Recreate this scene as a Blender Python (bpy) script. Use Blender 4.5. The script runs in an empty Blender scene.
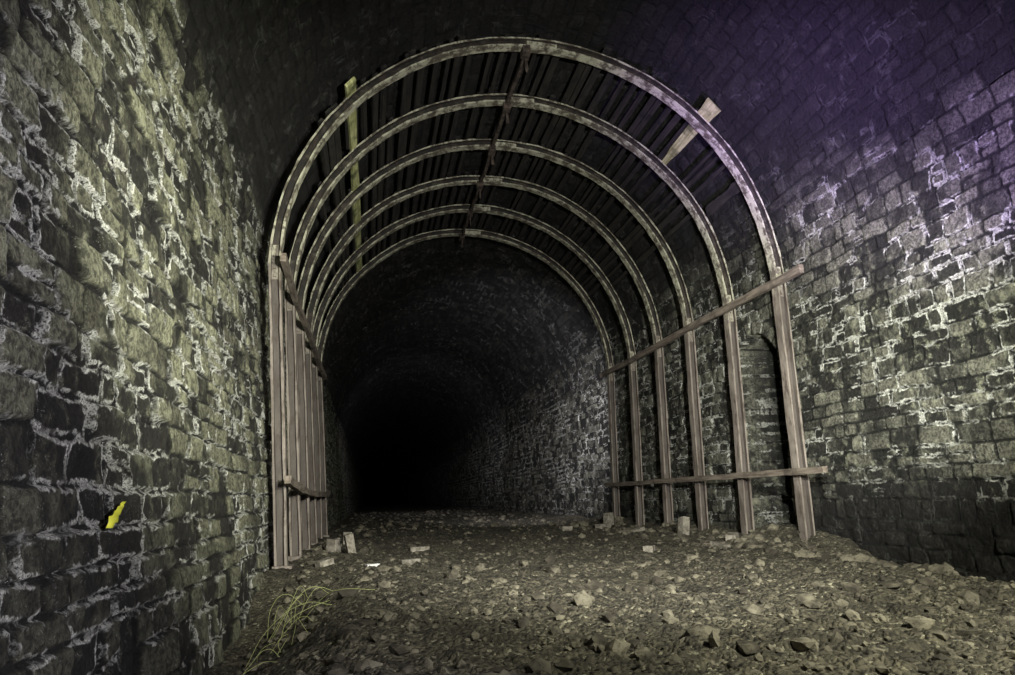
import bpy, numpy as np, math, random
from mathutils import Matrix, Vector
rng=np.random.default_rng(7); random.seed(7)
sc=bpy.context.scene
sc.view_settings.view_transform='Standard'

# ---------------------------------------------------------------- noise
def h2(i,j,seed=0):
    i=np.asarray(i).astype(np.int64); j=np.asarray(j).astype(np.int64)
    n=(i*374761393+j*668265263+seed*974711)&0xFFFFFFFF
    n=((n^(n>>13))*1274126177)&0xFFFFFFFF
    n=n^(n>>16)
    return (n&0xFFFFFF)/float(0xFFFFFF)
def vn(x,y,seed=0):
    xi=np.floor(x); yi=np.floor(y); fx=x-xi; fy=y-yi
    fx=fx*fx*(3-2*fx); fy=fy*fy*(3-2*fy)
    a=h2(xi,yi,seed); b=h2(xi+1,yi,seed); c=h2(xi,yi+1,seed); d=h2(xi+1,yi+1,seed)
    return a+(b-a)*fx+(c-a)*fy+(a-b-c+d)*fx*fy
def fbm(x,y,seed=0,o=4):
    t=0;a=.5;n=0
    for k in range(o):
        t=t+a*vn(x*2**k,y*2**k,seed+k*17); n+=a; a*=.5
    return t/n
def sm(a,b,x):
    t=np.clip((x-a)/(b-a),0,1); return t*t*(3-2*t)

# ---------------------------------------------------------------- node helper
class NT:
    def __init__(s,name):
        s.m=bpy.data.materials.new(name); s.m.use_nodes=True
        s.t=s.m.node_tree; s.t.nodes.clear()
        s.out=s.n('ShaderNodeOutputMaterial'); s.b=s.n('ShaderNodeBsdfPrincipled')
        s.l(s.b.outputs[0],s.out.inputs[0])
    def n(s,t,**k):
        x=s.t.nodes.new(t)
        for a,v in k.items(): setattr(x,a,v)
        return x
    def l(s,a,b): s.t.links.new(a,b)
    def put(s,v,i):
        if isinstance(v,(int,float)): i.default_value=v
        elif isinstance(v,(tuple,list)): i.default_value=v
        else: s.l(v,i)
    def math(s,op,a,b=0,c=0,clamp=False):
        x=s.n('ShaderNodeMath',operation=op,use_clamp=clamp)
        s.put(a,x.inputs[0]); s.put(b,x.inputs[1]); s.put(c,x.inputs[2]); return x.outputs[0]
    def noise(s,scale,detail=4,rough=.6,vec=None,dist=0):
        x=s.n('ShaderNodeTexNoise'); x.inputs['Scale'].default_value=scale
        x.inputs['Detail'].default_value=detail; x.inputs['Roughness'].default_value=rough
        x.inputs['Distortion'].default_value=dist
        if vec is not None: s.l(vec,x.inputs['Vector'])
        return x.outputs['Fac']
    def ramp(s,v,a,b):
        x=s.n('ShaderNodeMapRange',interpolation_type='SMOOTHSTEP')
        s.put(v,x.inputs[0]); s.put(a,x.inputs[1]); s.put(b,x.inputs[2])
        return x.outputs[0]
    def mix(s,f,a,b,mode='MIX'):
        x=s.n('ShaderNodeMix',data_type='RGBA',blend_type=mode)
        s.put(f,x.inputs[0]); s.put(a,x.inputs[6]); s.put(b,x.inputs[7]); return x.outputs[2]
    def obj(s): return s.n('ShaderNodeTexCoord').outputs['Object']
    def bump(s,h,st,dist):
        x=s.n('ShaderNodeBump'); x.inputs['Strength'].default_value=st; x.inputs['Distance'].default_value=dist
        s.l(h,x.inputs['Height']); s.l(x.outputs[0],s.b.inputs['Normal'])
def C(r,g,b): return (r,g,b,1)

def masonry(name,stoneA,stoneB,dark,eff,effthr,stain_thr,soot_shade_mix=.9,ew=(.004,.011),keep=.9):
    n=NT(name); o=n.obj()
    at=n.n('ShaderNodeAttribute',attribute_name='masonry')
    sp=n.n('ShaderNodeSeparateColor'); n.l(at.outputs['Color'],sp.inputs[0])
    d,r,soot_shade=sp.outputs[0],sp.outputs[1],sp.outputs[2]  # third channel: vault soot, painted niche shade, darker wall feet
    fine=n.noise(50,5,.72,o); mid=n.noise(12,5,.62,o); big=n.noise(1.1,3,.55,o); grain=n.noise(170,3,.7,o); pat=n.noise(3.8,4,.6,o)
    dd=n.math('ADD',d,n.math('ADD',n.math('MULTIPLY',n.math('SUBTRACT',fine,.5),.018),n.math('MULTIPLY',n.math('SUBTRACT',mid,.5),.022)))
    joint=n.math('SUBTRACT',1.0,n.ramp(dd,.003,.013))
    de=n.math('ADD',d,n.math('ADD',n.math('MULTIPLY',n.math('SUBTRACT',mid,.5),.055),n.math('MULTIPLY',n.math('SUBTRACT',fine,.5),.024)))
    edge=n.math('SUBTRACT',1.0,n.ramp(n.math('ABSOLUTE',n.math('SUBTRACT',de,.010)),ew[0],ew[1]))
    t=n.ramp(n.math('ADD',n.math('ADD',n.math('MULTIPLY',r,.55),n.math('MULTIPLY',mid,.42)),n.math('MULTIPLY',pat,.55)),.55,.98)
    col=n.mix(t,stoneA,stoneB)
    col=n.mix(n.ramp(fine,.43,.58),col,n.mix(.72,col,dark))
    lich=n.math('MULTIPLY',n.ramp(n.math('ADD',mid,n.math('MULTIPLY',big,.5)),.80,.92),n.ramp(fine,.42,.54))
    col=n.mix(n.math('MULTIPLY',lich,.5),col,C(.55,.56,.40))
    stain=n.ramp(n.math('ADD',big,n.math('MULTIPLY',n.math('SUBTRACT',pat,.5),1.1)),stain_thr,stain_thr+.14)
    col=n.mix(n.math('MULTIPLY',stain,.88),col,dark)
    col=n.mix(n.math('MULTIPLY',joint,.95),col,dark)
    en=n.noise(3.2,4,.65,o,.6)
    em=n.ramp(n.math('ADD',en,n.math('MULTIPLY',n.math('SUBTRACT',big,.5),.45)),effthr,effthr+.09)
    em=n.math('MULTIPLY',em,n.ramp(grain,.38,.50))
    em=n.math('MULTIPLY',em,n.ramp(n.noise(22,3,.6,o),.36,.50))
    em=n.math('MULTIPLY',em,edge)
    sp2=n.math('MULTIPLY',n.ramp(grain,.60,.66),n.ramp(mid,.5,.62))
    em=n.math('MAXIMUM',em,n.math('MULTIPLY',sp2,.6))
    col=n.mix(soot_shade,col,n.mix(soot_shade_mix,col,C(.012,.011,.012)))
    col=n.mix(n.math('MULTIPLY',em,n.math('SUBTRACT',1.0,n.math('MULTIPLY',soot_shade,keep))),col,eff)
    n.l(col,n.b.inputs['Base Color']); n.b.inputs['Roughness'].default_value=.66
    n.b.inputs['Specular IOR Level'].default_value=.4
    hh=n.math('ADD',n.math('MULTIPLY',fine,.8),n.math('ADD',n.math('MULTIPLY',mid,1.1),n.math('MULTIPLY',grain,.3)))
    hh=n.math('SUBTRACT',hh,n.math('MULTIPLY',joint,.7))
    n.bump(hh,1.0,.034)
    return n.m
mat_left=masonry('stone_masonry_left',C(.038,.035,.030),C(.38,.38,.27),C(.013,.012,.013),C(.92,.92,.87),.455,.545,ew=(.0035,.010),keep=.25)
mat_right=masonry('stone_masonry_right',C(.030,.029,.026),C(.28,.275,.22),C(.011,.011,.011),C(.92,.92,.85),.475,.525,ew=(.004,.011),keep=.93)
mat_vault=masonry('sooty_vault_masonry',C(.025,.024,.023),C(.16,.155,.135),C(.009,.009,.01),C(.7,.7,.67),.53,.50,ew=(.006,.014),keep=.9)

# ---------------------------------------------------------------- tunnel profile
CX,CZ,RW=1.51,2.5,2.53
LB=(-.70,-.55); RB=(3.97,-.55)
L1=math.hypot(CX-RW-LB[0],CZ-LB[1]); LA=math.pi*RW; L2=math.hypot(CX+RW-RB[0],CZ-RB[1]); LT=L1+LA+L2
def profile(s):
    x=np.empty_like(s); z=np.empty_like(s); nx=np.empty_like(s); nz=np.empty_like(s)
    a=s<L1; t=s[a]/L1
    x[a]=LB[0]+(CX-RW-LB[0])*t; z[a]=LB[1]+(CZ-LB[1])*t; nx[a]=1; nz[a]=0
    b=(s>=L1)&(s<=L1+LA); th=math.pi-(s[b]-L1)/RW
    x[b]=CX+RW*np.cos(th); z[b]=CZ+RW*np.sin(th); nx[b]=-np.cos(th); nz[b]=-np.sin(th)
    c=s>L1+LA; t=(s[c]-L1-LA)/L2
    x[c]=CX+RW+(RB[0]-CX-RW)*t; z[c]=CZ+(RB[1]-CZ)*t; nx[c]=-1; nz[c]=0
    return x,z,nx,nz
hs=[]; tot=0
rr=np.random.default_rng(3)
while tot<LT+1:
    hgt=rr.choice([.09,.105,.12,.14,.16])
    hs.append(hgt); tot+=hgt
BR=np.concatenate([[0],np.cumsum(hs)])-.3
def stones(s,y):
    s2=s+.05*(fbm(y*.8,s*.8,5,2)-.5)+.020*(vn(y*5,s*5,9)-.5)+.009*(vn(y*15,s*15,12)-.5)
    y2=y+.034*(vn(y*4+9,s*5,11)-.5)+.011*(vn(y*14,s*14,13)-.5)
    r=np.searchsorted(BR,s2,side='right')-1
    b0=BR[r]; b1=BR[r+1]
    w=.15+.13*h2(r,r*0,21)
    t=y2/w+h2(r,r*0,22)*7
    k=np.floor(t)
    bk=k+.6*h2(k,r,23); k=np.where(t<bk,k-1,k)
    e0=k+.6*h2(k,r,23); e1=k+1+.6*h2(k+1,r,23)
    spl=(h2(k,r,31)<.18)&((b1-b0)>.13)
    f=b0+(b1-b0)*(.4+.2*h2(k,r,32)); up=s2>f
    b0n=np.where(spl&up,f,b0); b1n=np.where(spl&~up,f,b1)
    ident=h2(k*2+(spl&up),r,41); id2=h2(k*2+(spl&up),r,43)
    dy=np.minimum(t-e0,e1-t)*w; ds=np.minimum(s2-b0n,b1n-s2)
    R=.020
    qx=np.maximum(R-dy,0); qy=np.maximum(R-ds,0)
    d=np.where((dy<R)&(ds<R),R-np.sqrt(qx*qx+qy*qy),np.minimum(dy,ds))
    return np.clip(d,-.02,.3),ident,id2
NY0,NY1,NZS=6.02,6.95,1.62
def shell(name,s0,s1,ds,ys,mat,niche=False):
    S=np.arange(s0,s1+ds,ds); Y=ys
    ss,yy=np.meshgrid(S,Y); sh=ss.shape; s=ss.ravel(); y=yy.ravel()
    x,z,nx,nz=profile(s)
    d,i1,i2=stones(s,y)
    if niche:
        cy=(NY0+NY1)/2; hw=(NY1-NY0)/2
        rr_=np.where(z>NZS,np.hypot(y-cy,z-NZS),np.abs(y-cy))
        jit=.012*(vn(y*9,z*9,77)-.5)
        ins=(rr_+jit<hw)
        ring=(~ins)&(rr_<hw+.15)
        seg=np.where(z>NZS,np.arctan2(z-NZS,y-cy)*(hw+.07)/.12,z/.19+50)
        fs=seg-np.floor(seg); dseg=np.minimum(fs,1-fs)*np.where(z>NZS,.12,.19)
        dr=np.minimum(np.minimum(hw+.15-rr_,rr_-hw+.02),dseg)
        d=np.where(ring,dr,d); i1=np.where(ring,.8+.4*h2(np.floor(seg),seg*0,88),i1)
        i1=np.where(ins,i1*.25,i1)  # darker stones inside the niche, shade put into their tone
    hgt=sm(0,.014,d)*.016+(i1-.5)*.032*sm(.0,.010,d)+(fbm(y*6,s*6,51,4)-.5)*.035+(fbm(y*26,s*26,55,3)-.5)*.016*sm(.0,.02,d)
    hgt+= (i2-.5)*.22*np.clip(d,0,.1)
    x=x+nx*hgt; z=z+nz*hgt
    if niche: x=np.where(ins,x+.68,x)
    hz=z+ .9*(fbm(y*.8,s*.8,61,4)-.5)
    left=s<LT/2
    soot_shade=np.where(left,sm(2.3,3.2,hz),sm(2.4,3.4,hz))
    soot_shade=np.maximum(soot_shade*(1-.25*sm(10,11.5,y)),sm(2.35,2.5,z)*sm(9.5,11,y)*.55)
    low_dark=sm(.8,.1,z+.6*(fbm(y*1.3,s*1.3,71,3)-.5))  # right wall: darker towards the foot, edge broken by noise
    dl=sm(1.3,.3,z+.7*(fbm(y*1.6,s*1.6,72,3)-.5))  # left wall: darker towards the foot
    soot_shade=np.maximum(soot_shade,np.where(left,dl*(.3+.5*sm(4.2,2.4,y)),low_dark*(.95*sm(7,5,y)+.4)))
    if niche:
        soot_shade=np.where(ring,soot_shade*.2,soot_shade)
        soot_shade=np.where(ins,.85+.15*sm(1.0,1.5,z),soot_shade)  # niche shade painted into the colour, fullest towards the arch top
    co=np.stack([x,y,z],1)
    me=bpy.data.meshes.new(name)
    ny,ns=sh
    idx=np.arange(ny*ns).reshape(ny,ns)
    q=np.stack([idx[:-1,:-1],idx[:-1,1:],idx[1:,1:],idx[1:,:-1]],-1).reshape(-1,4)
    fastmesh(me,co,q)
    ca=me.color_attributes.new('masonry','FLOAT_COLOR','POINT')
    cc=np.stack([d,i1,np.clip(soot_shade,0,1),np.ones_like(d)],1).astype(np.float32)
    ca.data.foreach_set('color',cc.ravel())
    ob=bpy.data.objects.new(name,me); sc.collection.objects.link(ob); me.materials.append(mat)
    return ob
def fastmesh(me,co,q,smooth=True):
    k=q.shape[1]
    me.vertices.add(len(co)); me.vertices.foreach_set('co',co.astype(np.float32).ravel())
    me.loops.add(q.size); me.loops.foreach_set('vertex_index',q.astype(np.int32).ravel())
    me.polygons.add(len(q)); me.polygons.foreach_set('loop_start',(np.arange(len(q))*k).astype(np.int32))
    try: me.polygons.foreach_set('loop_total',np.full(len(q),k,np.int32))
    except Exception: pass
    me.update(calc_edges=True); me.validate()
    me.polygons.foreach_set('use_smooth',np.full(len(me.polygons),smooth))
def ysteps(y0,y1,k,mn):
    o=[y0]
    while o[-1]<y1: o.append(o[-1]+max(mn,abs(o[-1])*k))
    return np.array(o)
YE=90
near=np.arange(-2.5,.9,.04)
yl=np.concatenate([near,ysteps(.9,YE,.0042,.007)])
shell('wall_left',.1,3.45,.0085,yl,mat_left)
yr=np.concatenate([np.arange(-2.5,2.2,.05),ysteps(2.2,YE,.0032,.01)])
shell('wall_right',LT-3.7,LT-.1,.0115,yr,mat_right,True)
yv=np.concatenate([np.arange(-2.5,1.5,.05),ysteps(1.5,YE,.006,.016)])
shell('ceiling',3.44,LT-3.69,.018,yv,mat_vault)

# ---------------------------------------------------------------- floor
def ground_z(x,y):
    z=(fbm(x*1.3,y*1.3,81,4)-.5)*.08+(fbm(x*6,y*6,82,3)-.5)*.035-.02
    fr=sm(6.0,4.6,y)
    z-= .26*sm(.75,.05,x+.72)*fr*sm(5.6,4.0,y)**.5+.27*sm(1.0,.1,3.95-x)*sm(5.6,4.3,y)
    z+= .09*sm(.4,0,3.95-x)*(.3+vn(y*2,x*0,85))*(1-sm(5.6,4.3,y))
    return z
xs=np.arange(-1.1,4.75,.014); ysf=np.concatenate([np.arange(-2.5,1.5,.05),ysteps(1.5,YE,.0055,.011)])
xx,yy=np.meshgrid(xs,ysf); x=xx.ravel(); y=yy.ravel()
z=ground_z(x,y)+(fbm(x*18,y*18,91,4)-.5)*.038+(sm(.60,.75,vn(x*30,y*30,93))*.012)
ny,ns=xx.shape; idx=np.arange(ny*ns).reshape(ny,ns)
q=np.stack([idx[:-1,:-1],idx[:-1,1:],idx[1:,1:],idx[1:,:-1]],-1).reshape(-1,4)
me=bpy.data.meshes.new('floor'); fastmesh(me,np.stack([x,y,z],1),q)
ob=bpy.data.objects.new('floor',me); sc.collection.objects.link(ob)
n=NT('gravel_ground'); o=n.obj()
f1=n.noise(60,4,.7,o); f2=n.noise(2.2,4,.6,o); f3=n.noise(14,4,.6,o)
vo=n.n('ShaderNodeTexVoronoi'); vo.inputs['Scale'].default_value=55; n.l(o,vo.inputs['Vector'])
vs=n.n('ShaderNodeSeparateColor'); n.l(vo.outputs['Color'],vs.inputs[0])
col=n.mix(n.ramp(f3,.3,.7),C(.052,.045,.031),C(.160,.142,.098))
col=n.mix(n.math('MULTIPLY',n.ramp(vs.outputs[0],.88,.95),n.ramp(f1,.4,.55)),col,C(.46,.43,.31))
col=n.mix(n.math('MULTIPLY',n.ramp(f2,.46,.68),.75),col,C(.032,.027,.020))
col=n.mix(n.ramp(f1,.48,.72),col,C(.027,.024,.018))
n.l(col,n.b.inputs['Base Color']); n.b.inputs['Roughness'].default_value=.9
n.bump(n.math('ADD',n.math('MULTIPLY',f1,.7),n.math('SUBTRACT',f3,vo.outputs['Distance'])),1,.024)
me.materials.append(n.m)

# ---------------------------------------------------------------- generic builders
def mk(name,verts,faces,mat,parent=None,smooth=False,bevel=0):
    me=bpy.data.meshes.new(name); me.from_pydata([tuple(v) for v in verts],[],faces); me.update()
    me.materials.append(mat)
    if smooth:
        for p in me.polygons: p.use_smooth=True
    ob=bpy.data.objects.new(name,me); sc.collection.objects.link(ob)
    if parent: ob.parent=parent
    if bevel:
        b=ob.modifiers.new('b','BEVEL'); b.width=bevel; b.segments=2
    return ob
def box_vf(c,X,Y,Z,V,F,jit=0):
    b=len(V); c=np.array(c,float)
    for sx in(-1,1):
        for sy in(-1,1):
            for sz in(-1,1): V.append(c+sx*np.array(X)+sy*np.array(Y)+sz*np.array(Z)+(rng.normal(size=3)*jit if jit else 0))
    for f in((0,1,3,2),(4,6,7,5),(0,4,5,1),(2,3,7,6),(0,2,6,4),(1,5,7,3)): F.append(tuple(b+i for i in f))

def steelmat(name,web):
    n=NT(name); o=n.obj()
    sz=n.n('ShaderNodeSeparateXYZ'); n.l(o,sz.inputs[0])
    mp=n.n('ShaderNodeMapping'); mp.inputs['Scale'].default_value=(1,1,.35); n.l(o,mp.inputs[0])
    a1=n.noise(5,6,.75,mp.outputs[0]); a2=n.noise(16,5,.7,mp.outputs[0]); a3=n.noise(2,3,.5,o); a4=n.noise(9,5,.75,o)
    legc=n.mix(n.ramp(a1,.32,.68),C(.14,.116,.100),C(.30,.258,.228))
    if web: legc=n.mix(.7,legc,C(.04,.033,.03))  # web recess: shade painted into the leg colour
    arcc=n.mix(n.ramp(a4,.42,.56),C(.12,.105,.08),C(.52,.51,.39))
    if web: arcc=n.mix(n.ramp(a4,.48,.66),C(.018,.015,.013),C(.08,.07,.055))  # same painted recess shade on the arc part of the web
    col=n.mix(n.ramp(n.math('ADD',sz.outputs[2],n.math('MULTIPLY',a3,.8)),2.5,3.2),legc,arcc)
    col=n.mix(n.math('MULTIPLY',n.ramp(a2,.50,.66),.7),col,C(.055,.038,.028))
    n.l(col,n.b.inputs['Base Color']); n.b.inputs['Roughness'].default_value=.75; n.bump(n.math('ADD',a2,a1),.6,.012)
    return n.m
steel=steelmat('corroded_steel',False); steelweb=steelmat('shaded_rusty_steel_web',True)
def woodmat(name,c1,c2,c3):
    n=NT(name); o=n.obj(); mp=n.n('ShaderNodeMapping'); mp.inputs['Scale'].default_value=(14,1.2,14); n.l(o,mp.inputs[0])
    g=n.noise(2.5,6,.7,mp.outputs[0]); s=n.noise(5,4,.6,o)
    col=n.mix(n.ramp(g,.35,.65),c1,c2); col=n.mix(n.ramp(s,.5,.7),col,c3)
    n.l(col,n.b.inputs['Base Color']); n.b.inputs['Roughness'].default_value=.85; n.bump(g,.6,.01); return n.m
wood_rail=woodmat('weathered_timber',C(.12,.095,.078),C(.27,.225,.185),C(.07,.055,.045))
wood_dark=woodmat('sooty_timber',C(.010,.009,.008),C(.034,.030,.025),C(.006,.006,.006))
wood_pale=woodmat('mossy_pale_timber',C(.26,.27,.10),C(.62,.64,.32),C(.11,.12,.05))
n=NT('dark_rust'); o=n.obj(); a=n.noise(20,4,.7,o)
n.l(n.mix(n.ramp(a,.4,.6),C(.03,.022,.018),C(.10,.075,.06)),n.b.inputs['Base Color']); n.b.inputs['Roughness'].default_value=.9; n.bump(a,.8,.01)
rust=n.m

# ---------------------------------------------------------------- ribs : rolled I section
Y0,SP=5.6,.964
RC=(1.51,2.40); RA,RBv=2.317,2.34
def ribpath(j):
    P=[]
    for t in np.linspace(0,1,14): P.append((-.638+(-.806+.638)*t,-.10+2.50*t))
    for th in np.linspace(math.pi,0,72)[1:]: P.append((RC[0]+RA*math.cos(th),RC[1]+RBv*math.sin(th)))
    for t in np.linspace(0,1,14)[1:]: P.append((3.827+(3.776-3.827)*t,2.4-2.5*t))
    P=np.array(P)
    w=np.linspace(0,6,len(P)); P[:,0]+=.014*(vn(w*2,w*0+j,5)-.5); P[:,1]+=.025*(vn(w*2,w*0+j,6)-.5)*np.clip(P[:,1],0,1)
    T=np.gradient(P,axis=0); T/=np.linalg.norm(T,axis=1)[:,None]
    N=np.stack([T[:,1],-T[:,0]],1)
    return P,N
fw,ft,dp,wt=.048,.017,.047,.007
SEC=[(-dp,-fw),(-dp,fw),(-dp+ft,fw),(-dp+ft,wt),(dp-ft,wt),(dp-ft,fw),(dp,fw),(dp,-fw),(dp-ft,-fw),(dp-ft,-wt),(-dp+ft,-wt),(-dp+ft,-fw)]
for i in range(6):
    V=[];F=[];web=[]
    Yc=Y0+SP*i; P,N=ribpath(i); m=len(SEC)
    wob=.03*(vn(np.linspace(0,5,len(P)),np.zeros(len(P))+i,8)-.5)
    for k,(p,nn) in enumerate(zip(P,N)):
        for (r,yo) in SEC:
            e=.0025*rng.normal()
            V.append(np.array([p[0]+nn[0]*(r+e),Yc+yo+wob[k],p[1]+nn[1]*(r+e)]))
    for k in range(len(P)-1):
        for j in range(m):
            a=k*m+j; c=k*m+(j+1)%m
            if j in(2,3,4,8,9,10): web.append(len(F))
            F.append((a,c,c+m,a+m))
    b=(len(P)-1)*m
    for e in (0,b):
        F.append((e,e+1,e+2,e+11)); F.append((e+3,e+4,e+9,e+10)); F.append((e+5,e+6,e+7,e+8))
    for k in (13,49,84):
        p=P[k]; nn=N[k]; t=np.array([-nn[1],nn[0]])
        for sy in(-1,1):
            box_vf((p[0],Yc+wob[k]+sy*(wt+.008),p[1]),(t[0]*.15,0,t[1]*.15),(0,.008,0),(nn[0]*.026,0,nn[1]*.026),V,F)
            for u in(-.12,-.05,.05,.12): box_vf((p[0]+t[0]*u,Yc+wob[k]+sy*(wt+.024),p[1]+t[1]*u),(.010,0,0),(0,.009,0),(0,0,.010),V,F)
    for xb in (-.638,3.776): box_vf((xb,Yc,-.02),(.07,0,0),(0,.09,0),(0,0,.02),V,F)
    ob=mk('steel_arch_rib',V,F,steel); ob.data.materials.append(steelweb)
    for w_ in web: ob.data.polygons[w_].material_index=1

# ---------------------------------------------------------------- longitudinal rails
def rail(name,pts,hh,tt,mat):
    V=[];F=[]
    pts=np.array(pts,float)
    sec=[(-tt,-hh),(tt,-hh),(tt,hh),(-tt,hh)]
    m=len(sec)
    for p in pts:
        for a,b in sec: V.append((p[0]+a+rng.normal()*.002,p[1],p[2]+b+rng.normal()*.003))
    for i in range(len(pts)-1):
        for j in range(m):
            a=i*m+j;b=i*m+(j+1)%m; F.append((a,b,b+m,a+m))
    F.append(tuple(range(m))); F.append(tuple(range((len(pts)-1)*m,len(pts)*m))[::-1])
    return mk(name,V,F,mat)
def line(a,b,k=30,sag=0,seed=0,w=.01):
    t=np.linspace(0,1,k); a=np.array(a);b=np.array(b)
    p=a+(b-a)*t[:,None]; p[:,2]-=sag*4*t*(1-t); p[:,2]+=w*(vn(t*5,t*0,seed)-.5)*2; p[:,0]+=w*(vn(t*5,t*0+3,seed)-.5)*2
    return p
rail('timber_waling_rail',line((3.740,5.14,2.38),(3.740,10.62,2.38),seed=1),.036,.022,wood_rail)
rail('timber_waling_rail',line((3.70,5.12,.61),(3.70,10.6,.60),seed=2),.028,.024,wood_rail)
rail('timber_waling_rail',line((-.725,5.34,2.36),(-.710,10.5,2.30),seed=3,sag=.03),.034,.022,wood_rail)
rail('timber_waling_rail',line((-.61,5.34,.63),(-.60,10.5,.60),sag=.07,seed=4),.030,.022,wood_rail)

# crown tie bar with hanging scraps
V=[];F=[]
for i in range(5):
    ya=Y0+SP*i; 
    p=line((1.40,ya-.05,4.67),(1.40,ya+SP+.05,4.67),8,.02,20+i,.012)
    for k in range(7):
        a,b=p[k],p[k+1]; box_vf((a+b)/2,(.018,0,0),(b-a)*.5*1.04,(0,0,.022),V,F)
for i in range(6):
    ya=Y0+SP*i
    box_vf((1.40,ya,4.65),(.04,0,0),(0,.06,0),(0,0,.04),V,F,.006)
    box_vf((1.41,ya+.05,4.56),(.010,0,0),(0,.010,0),(0,0,.08),V,F,.006)
mk('crown_tie_bar',V,F,rust)

# lagging boards behind the arcs
V=[];F=[]
for k,th in enumerate(np.linspace(30,150,44)):
    a=math.radians(th+rng.normal()*.5); r=2.39
    gaps=rng.random(5)
    for b in range(5):
        if gaps[b]<.14: continue
        ya=Y0+SP*b-.02+rng.normal()*.04; yb=Y0+SP*(b+1)+.02+rng.normal()*.04
        c=np.array([RC[0]+r*math.cos(a),(ya+yb)/2,RC[1]+(r+.03)*math.sin(a)])
        T=np.array([-math.sin(a),0,math.cos(a)]); N=np.array([math.cos(a),0,math.sin(a)])
        box_vf(c,T*rng.uniform(.018,.036),(0,(yb-ya)/2,0),N*.011,V,F,.005)
mk('timber_lagging_boards',V,F,wood_dark)
def plank(name,th,r,ya,yb,w,mat,taper=1):
    V=[];F=[]; a=math.radians(th)
    T=np.array([-math.sin(a),0,math.cos(a)]); N=np.array([math.cos(a),0,math.sin(a)])
    ks=9
    for k in range(ks):
        t=k/(ks-1); y=ya+(yb-ya)*t; ww=w*(1+(taper-1)*t)*(1+.12*rng.normal())
        c=np.array([RC[0]+r*math.cos(a),y,RC[1]+(r+.01)*math.sin(a)])
        for sx,sz_ in((-1,-1),(1,-1),(1,1),(-1,1)): V.append(c+T*ww*sx+N*.013*sz_+np.array([0,rng.normal()*.03,0])*(k in(0,ks-1)))
    for k in range(ks-1):
        for j in range(4):
            a0=k*4+j;b0=k*4+(j+1)%4;F.append((a0,b0,b0+4,a0+4))
    F.append((0,1,2,3));F.append((ks*4-1,ks*4-2,ks*4-3,ks*4-4))
    return mk(name,V,F,mat)
plank('loose_timber_plank',137.5,2.37,5.36,10.6,.050,wood_pale)
plank('loose_timber_plank',45,2.38,5.33,6.55,.092,wood_pale,.30)
plank('loose_timber_plank',27,2.38,5.65,6.45,.05,wood_dark)

# ---------------------------------------------------------------- rubble
def ico():
    import bmesh
    bm=bmesh.new(); bmesh.ops.create_icosphere(bm,subdivisions=1,radius=1)
    v=np.array([p.co[:] for p in bm.verts]); f=np.array([[q.index for q in p.verts] for p in bm.faces]); bm.free(); return v,f
iv,iff=ico()
def rocks(name,N,xr,yfun,smin,smax,pw,mat,seed):
    g=np.random.default_rng(seed); VV=[];FF=[]
    for k in range(N):
        y=yfun(g); x=g.uniform(*xr); s=smin+(smax-smin)*g.random()**pw
        sc3=s*np.array([g.uniform(.7,1.3),g.uniform(.7,1.3),g.uniform(.4,.85)])
        v=iv*(1+g.normal(size=(len(iv),1))*.16)
        for _ in range(4):
            nn=g.normal(size=3); nn/=np.linalg.norm(nn); h=g.uniform(.45,.8); dd=v@nn
            v=v-np.outer(np.maximum(dd-h,0),nn)
        v=v*sc3; a=g.uniform(0,6.28); ca,sa=math.cos(a),math.sin(a)
        v=v@np.array([[ca,sa,0],[-sa,ca,0],[0,0,1]])
        z=float(ground_z(np.array([x]),np.array([y]))[0])
        VV.append(v+np.array([x,y,z+sc3[2]*.4])); FF.append(iff+len(iv)*k)
    me=bpy.data.meshes.new(name); fastmesh(me,np.concatenate(VV),np.concatenate(FF),False)
    ob=bpy.data.objects.new(name,me); sc.collection.objects.link(ob); me.materials.append(mat); return ob
n=NT('rubble_stone'); o=n.obj(); a=n.noise(5,3,.6,o); b=n.noise(50,4,.7,o)
col=n.mix(n.ramp(a,.38,.62),C(.046,.039,.029),C(.21,.19,.14)); col=n.mix(n.ramp(b,.5,.7),col,C(.038,.033,.025))
n.l(col,n.b.inputs['Base Color']); n.b.inputs['Roughness'].default_value=.9; n.bump(b,.7,.01); rubm=n.m
rocks('gravel_rubble',6000,(-.60,3.84),lambda g:1.5*math.exp(g.uniform(0,2.3)),.005,.024,2.0,rubm,1)
rocks('rubble_stones',620,(-.56,3.8),lambda g:1.8*math.exp(g.uniform(0,1.8)),.018,.055,2.2,rubm,2)
rocks('rubble_stones',900,(-.6,3.8),lambda g:g.uniform(10,30),.02,.09,2.4,rubm,6)
rocks('rubble_heap',110,(-.60,-.42),lambda g:g.uniform(2.4,9),.015,.05,1.6,rubm,3)
rocks('rubble_heap',300,(2.9,3.82),lambda g:g.uniform(3.2,10.5),.02,.08,1.8,rubm,4)

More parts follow.
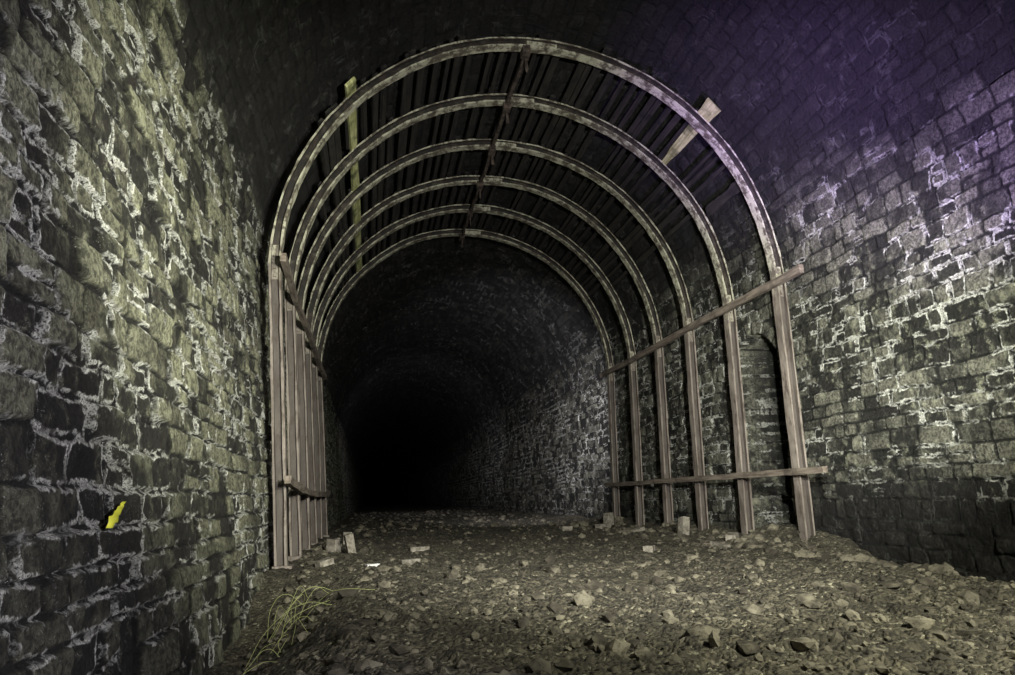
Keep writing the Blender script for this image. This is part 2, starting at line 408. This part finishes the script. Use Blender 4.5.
# blocks and debris
n=NT('pale_concrete'); o=n.obj(); a=n.noise(18,4,.7,o)
n.l(n.mix(n.ramp(a,.35,.65),C(.14,.125,.10),C(.36,.33,.28)),n.b.inputs['Base Color']); n.b.inputs['Roughness'].default_value=.9; n.bump(a,.5,.01); conc=n.m
n=NT('white_litter'); n.b.inputs['Base Color'].default_value=C(.7,.7,.7); n.b.inputs['Roughness'].default_value=.5; white=n.m
def block(name,x,y,sx,sy,sz_,rot,mat,z0=None,tilt=0):
    V=[];F=[]; ca,sa=math.cos(rot),math.sin(rot)
    z=float(ground_z(np.array([x]),np.array([y]))[0]) if z0 is None else z0
    box_vf((x,y,z+sz_-.01),(ca*sx,sa*sx,tilt*sx),(-sa*sy,ca*sy,0),(-tilt*sz_,0,sz_),V,F,min(sx,sy,sz_)*.07)
    return mk(name,V,F,mat,bevel=min(sx,sy,sz_)*.15)
block('concrete_block',-.18,6.6,.035,.045,.09,.3,conc,tilt=.2)
block('concrete_block',-.34,6.9,.04,.06,.07,.9,conc)
block('concrete_block',-.26,8.3,.05,.06,.08,.2,conc)
block('concrete_block',-.36,7.7,.05,.04,.05,.5,conc,tilt=.3)
block('concrete_block',3.42,7.3,.045,.05,.11,.2,conc,tilt=-.15)
block('concrete_block',3.60,10.3,.06,.06,.10,.5,conc)
block('concrete_block',3.30,9.7,.12,.05,.04,.5,conc)
block('loose_brick',.02,5.1,.045,.03,.015,.3,white)
block('loose_brick',.30,5.3,.06,.04,.022,.8,conc)
block('loose_brick',.45,6.6,.09,.05,.025,.1,conc)
block('loose_brick',2.3,5.6,.06,.04,.03,1.0,conc)
block('loose_brick',3.2,8.1,.08,.04,.03,.4,conc,tilt=.2)
block('loose_brick',3.0,5.7,.08,.04,.03,1.9,conc,tilt=.15)
block('loose_brick',-.33,5.5,.06,.04,.03,.6,conc,tilt=.2)
block('loose_brick',3.45,6.3,.09,.05,.035,.9,conc,tilt=.1)
block('loose_brick',2.6,9.2,.08,.05,.03,.2,conc)
block('timber_offcut',3.4,8.7,.16,.04,.02,.3,wood_rail)
block('timber_offcut',3.2,6.1,.22,.03,.02,.5,wood_rail)

# ---------------------------------------------------------------- yellow leaf stuck on the left wall
n=NT('yellow_leaf'); n.b.inputs['Base Color'].default_value=C(.85,.85,.08); n.b.inputs['Roughness'].default_value=.5; leafm=n.m
V=[];F=[]
ly,lz=2.30,.43; lx=-.757
prof=[0,.5,1.0,.65,1,.5,.7,.35,.15,0]
for k,w in enumerate(prof):
    t=k/9; yy_=ly-.06+.11*t+.008*math.sin(k*2.1); zz=lz-.035+.075*t
    V+= [(lx+.008*math.sin(t*3),yy_-.019*w,zz+.016*w),(lx+.014,yy_,zz),(lx+.008,yy_+.016*w,zz-.019*w)]
for k in range(9):
    a=k*3; F+=[(a,a+1,a+4,a+3),(a+1,a+2,a+5,a+4)]
mk('yellow_leaf',V,F,leafm,smooth=True)

# dry grass / wire stems by left wall foot
cu=bpy.data.curves.new('dry_grass_stems','CURVE'); cu.dimensions='3D'; cu.bevel_depth=.0011
n=NT('dry_grass'); n.b.inputs['Base Color'].default_value=C(.42,.45,.18); n.b.inputs['Roughness'].default_value=.7; cu.materials.append(n.m)
for k in range(16):
    sp_=cu.splines.new('BEZIER'); sp_.bezier_points.add(3)
    x0=-.42+rng.uniform(-.14,.08); y0=3.3+rng.uniform(-.7,.9); ang=rng.uniform(-2.4,1.4); L=rng.uniform(.12,.42)
    hh=rng.uniform(.03,.18)
    for j in range(4):
        t=j/3; bp=sp_.bezier_points[j]
        px=max(x0+math.cos(ang)*L*t+rng.normal()*.02,-.64); py=y0+math.sin(ang)*L*t+rng.normal()*.02
        zg=float(ground_z(np.array([px]),np.array([py]))[0])
        bp.co=(px,py,zg+.012+hh*math.sin(t*2.8))
        bp.handle_left_type=bp.handle_right_type='AUTO'
sc.collection.objects.link(bpy.data.objects.new('dry_grass_stems',cu))

# ---------------------------------------------------------------- lights
def spot(name,loc,tgt,e,ang,blend,col,rad=.03):
    l=bpy.data.lights.new(name,'SPOT'); l.energy=e; l.spot_size=math.radians(ang); l.spot_blend=blend; l.color=col; l.shadow_soft_size=rad
    o=bpy.data.objects.new(name,l); o.location=loc; o.rotation_euler=(Vector(tgt)-Vector(loc)).to_track_quat('-Z','Y').to_euler(); sc.collection.objects.link(o); return o
spot('torch_forward',(.9,.3,1.1),(1.7,6.5,1.9),1150,78,.8,(1,.99,.92))
spot('torch_wall_left',(1.1,1.0,1.3),(-.9,4.1,1.7),850,70,1,(.99,1,.79))
spot('torch_wall_left_low',(.9,.3,.9),(-.85,1.9,.8),190,88,.9,(.96,.94,1))
spot('torch_wall_right',(1.6,2.0,1.3),(4.0,5.2,1.65),950,60,.9,(.99,1,.88))
spot('torch_violet',(2.0,1.4,1.0),(3.95,4.2,3.2),1500,44,1,(.62,.46,1))
spot('torch_violet_vault',(2.0,2.4,1.0),(3.5,5.0,3.9),900,42,1,(.5,.3,1))
spot('torch_ground',(1.9,-.2,2.1),(2.3,3.7,0),850,84,1,(1,1,.82))
spot('torch_deep',(1.2,9.0,1.4),(3.6,14.5,2.2),1000,78,1,(.95,.93,1))
spot('fill_far',(1.4,17.0,1.6),(2.2,28.,3.0),300,75,1,(.90,.88,1))  # unseen fill spot, added so the far walls stay dimly visible
w=bpy.data.worlds.new('World'); sc.world=w; w.use_nodes=True
w.node_tree.nodes['Background'].inputs[0].default_value=(0,0,0,1); w.node_tree.nodes['Background'].inputs[1].default_value=0

# ---------------------------------------------------------------- camera
yaw,pit,rol=map(math.radians,(11.491,13.302,-1.665))
Fv=np.array([math.sin(yaw)*math.cos(pit),math.cos(yaw)*math.cos(pit),math.sin(pit)])
R=np.array([math.cos(yaw),-math.sin(yaw),0]); U=np.cross(R,Fv)
R2=R*math.cos(rol)+U*math.sin(rol); U2=-R*math.sin(rol)+U*math.cos(rol)
cam=bpy.data.cameras.new('camera'); cam.sensor_width=36; cam.lens=677.6/1015*36; cam.clip_start=.02; cam.clip_end=200
co=bpy.data.objects.new('camera',cam); sc.collection.objects.link(co)
M=Matrix.Identity(4)
for i in range(3): M[i][0]=R2[i];M[i][1]=U2[i];M[i][2]=-Fv[i]
M[2][3]=.448; co.matrix_world=M
sc.camera=co
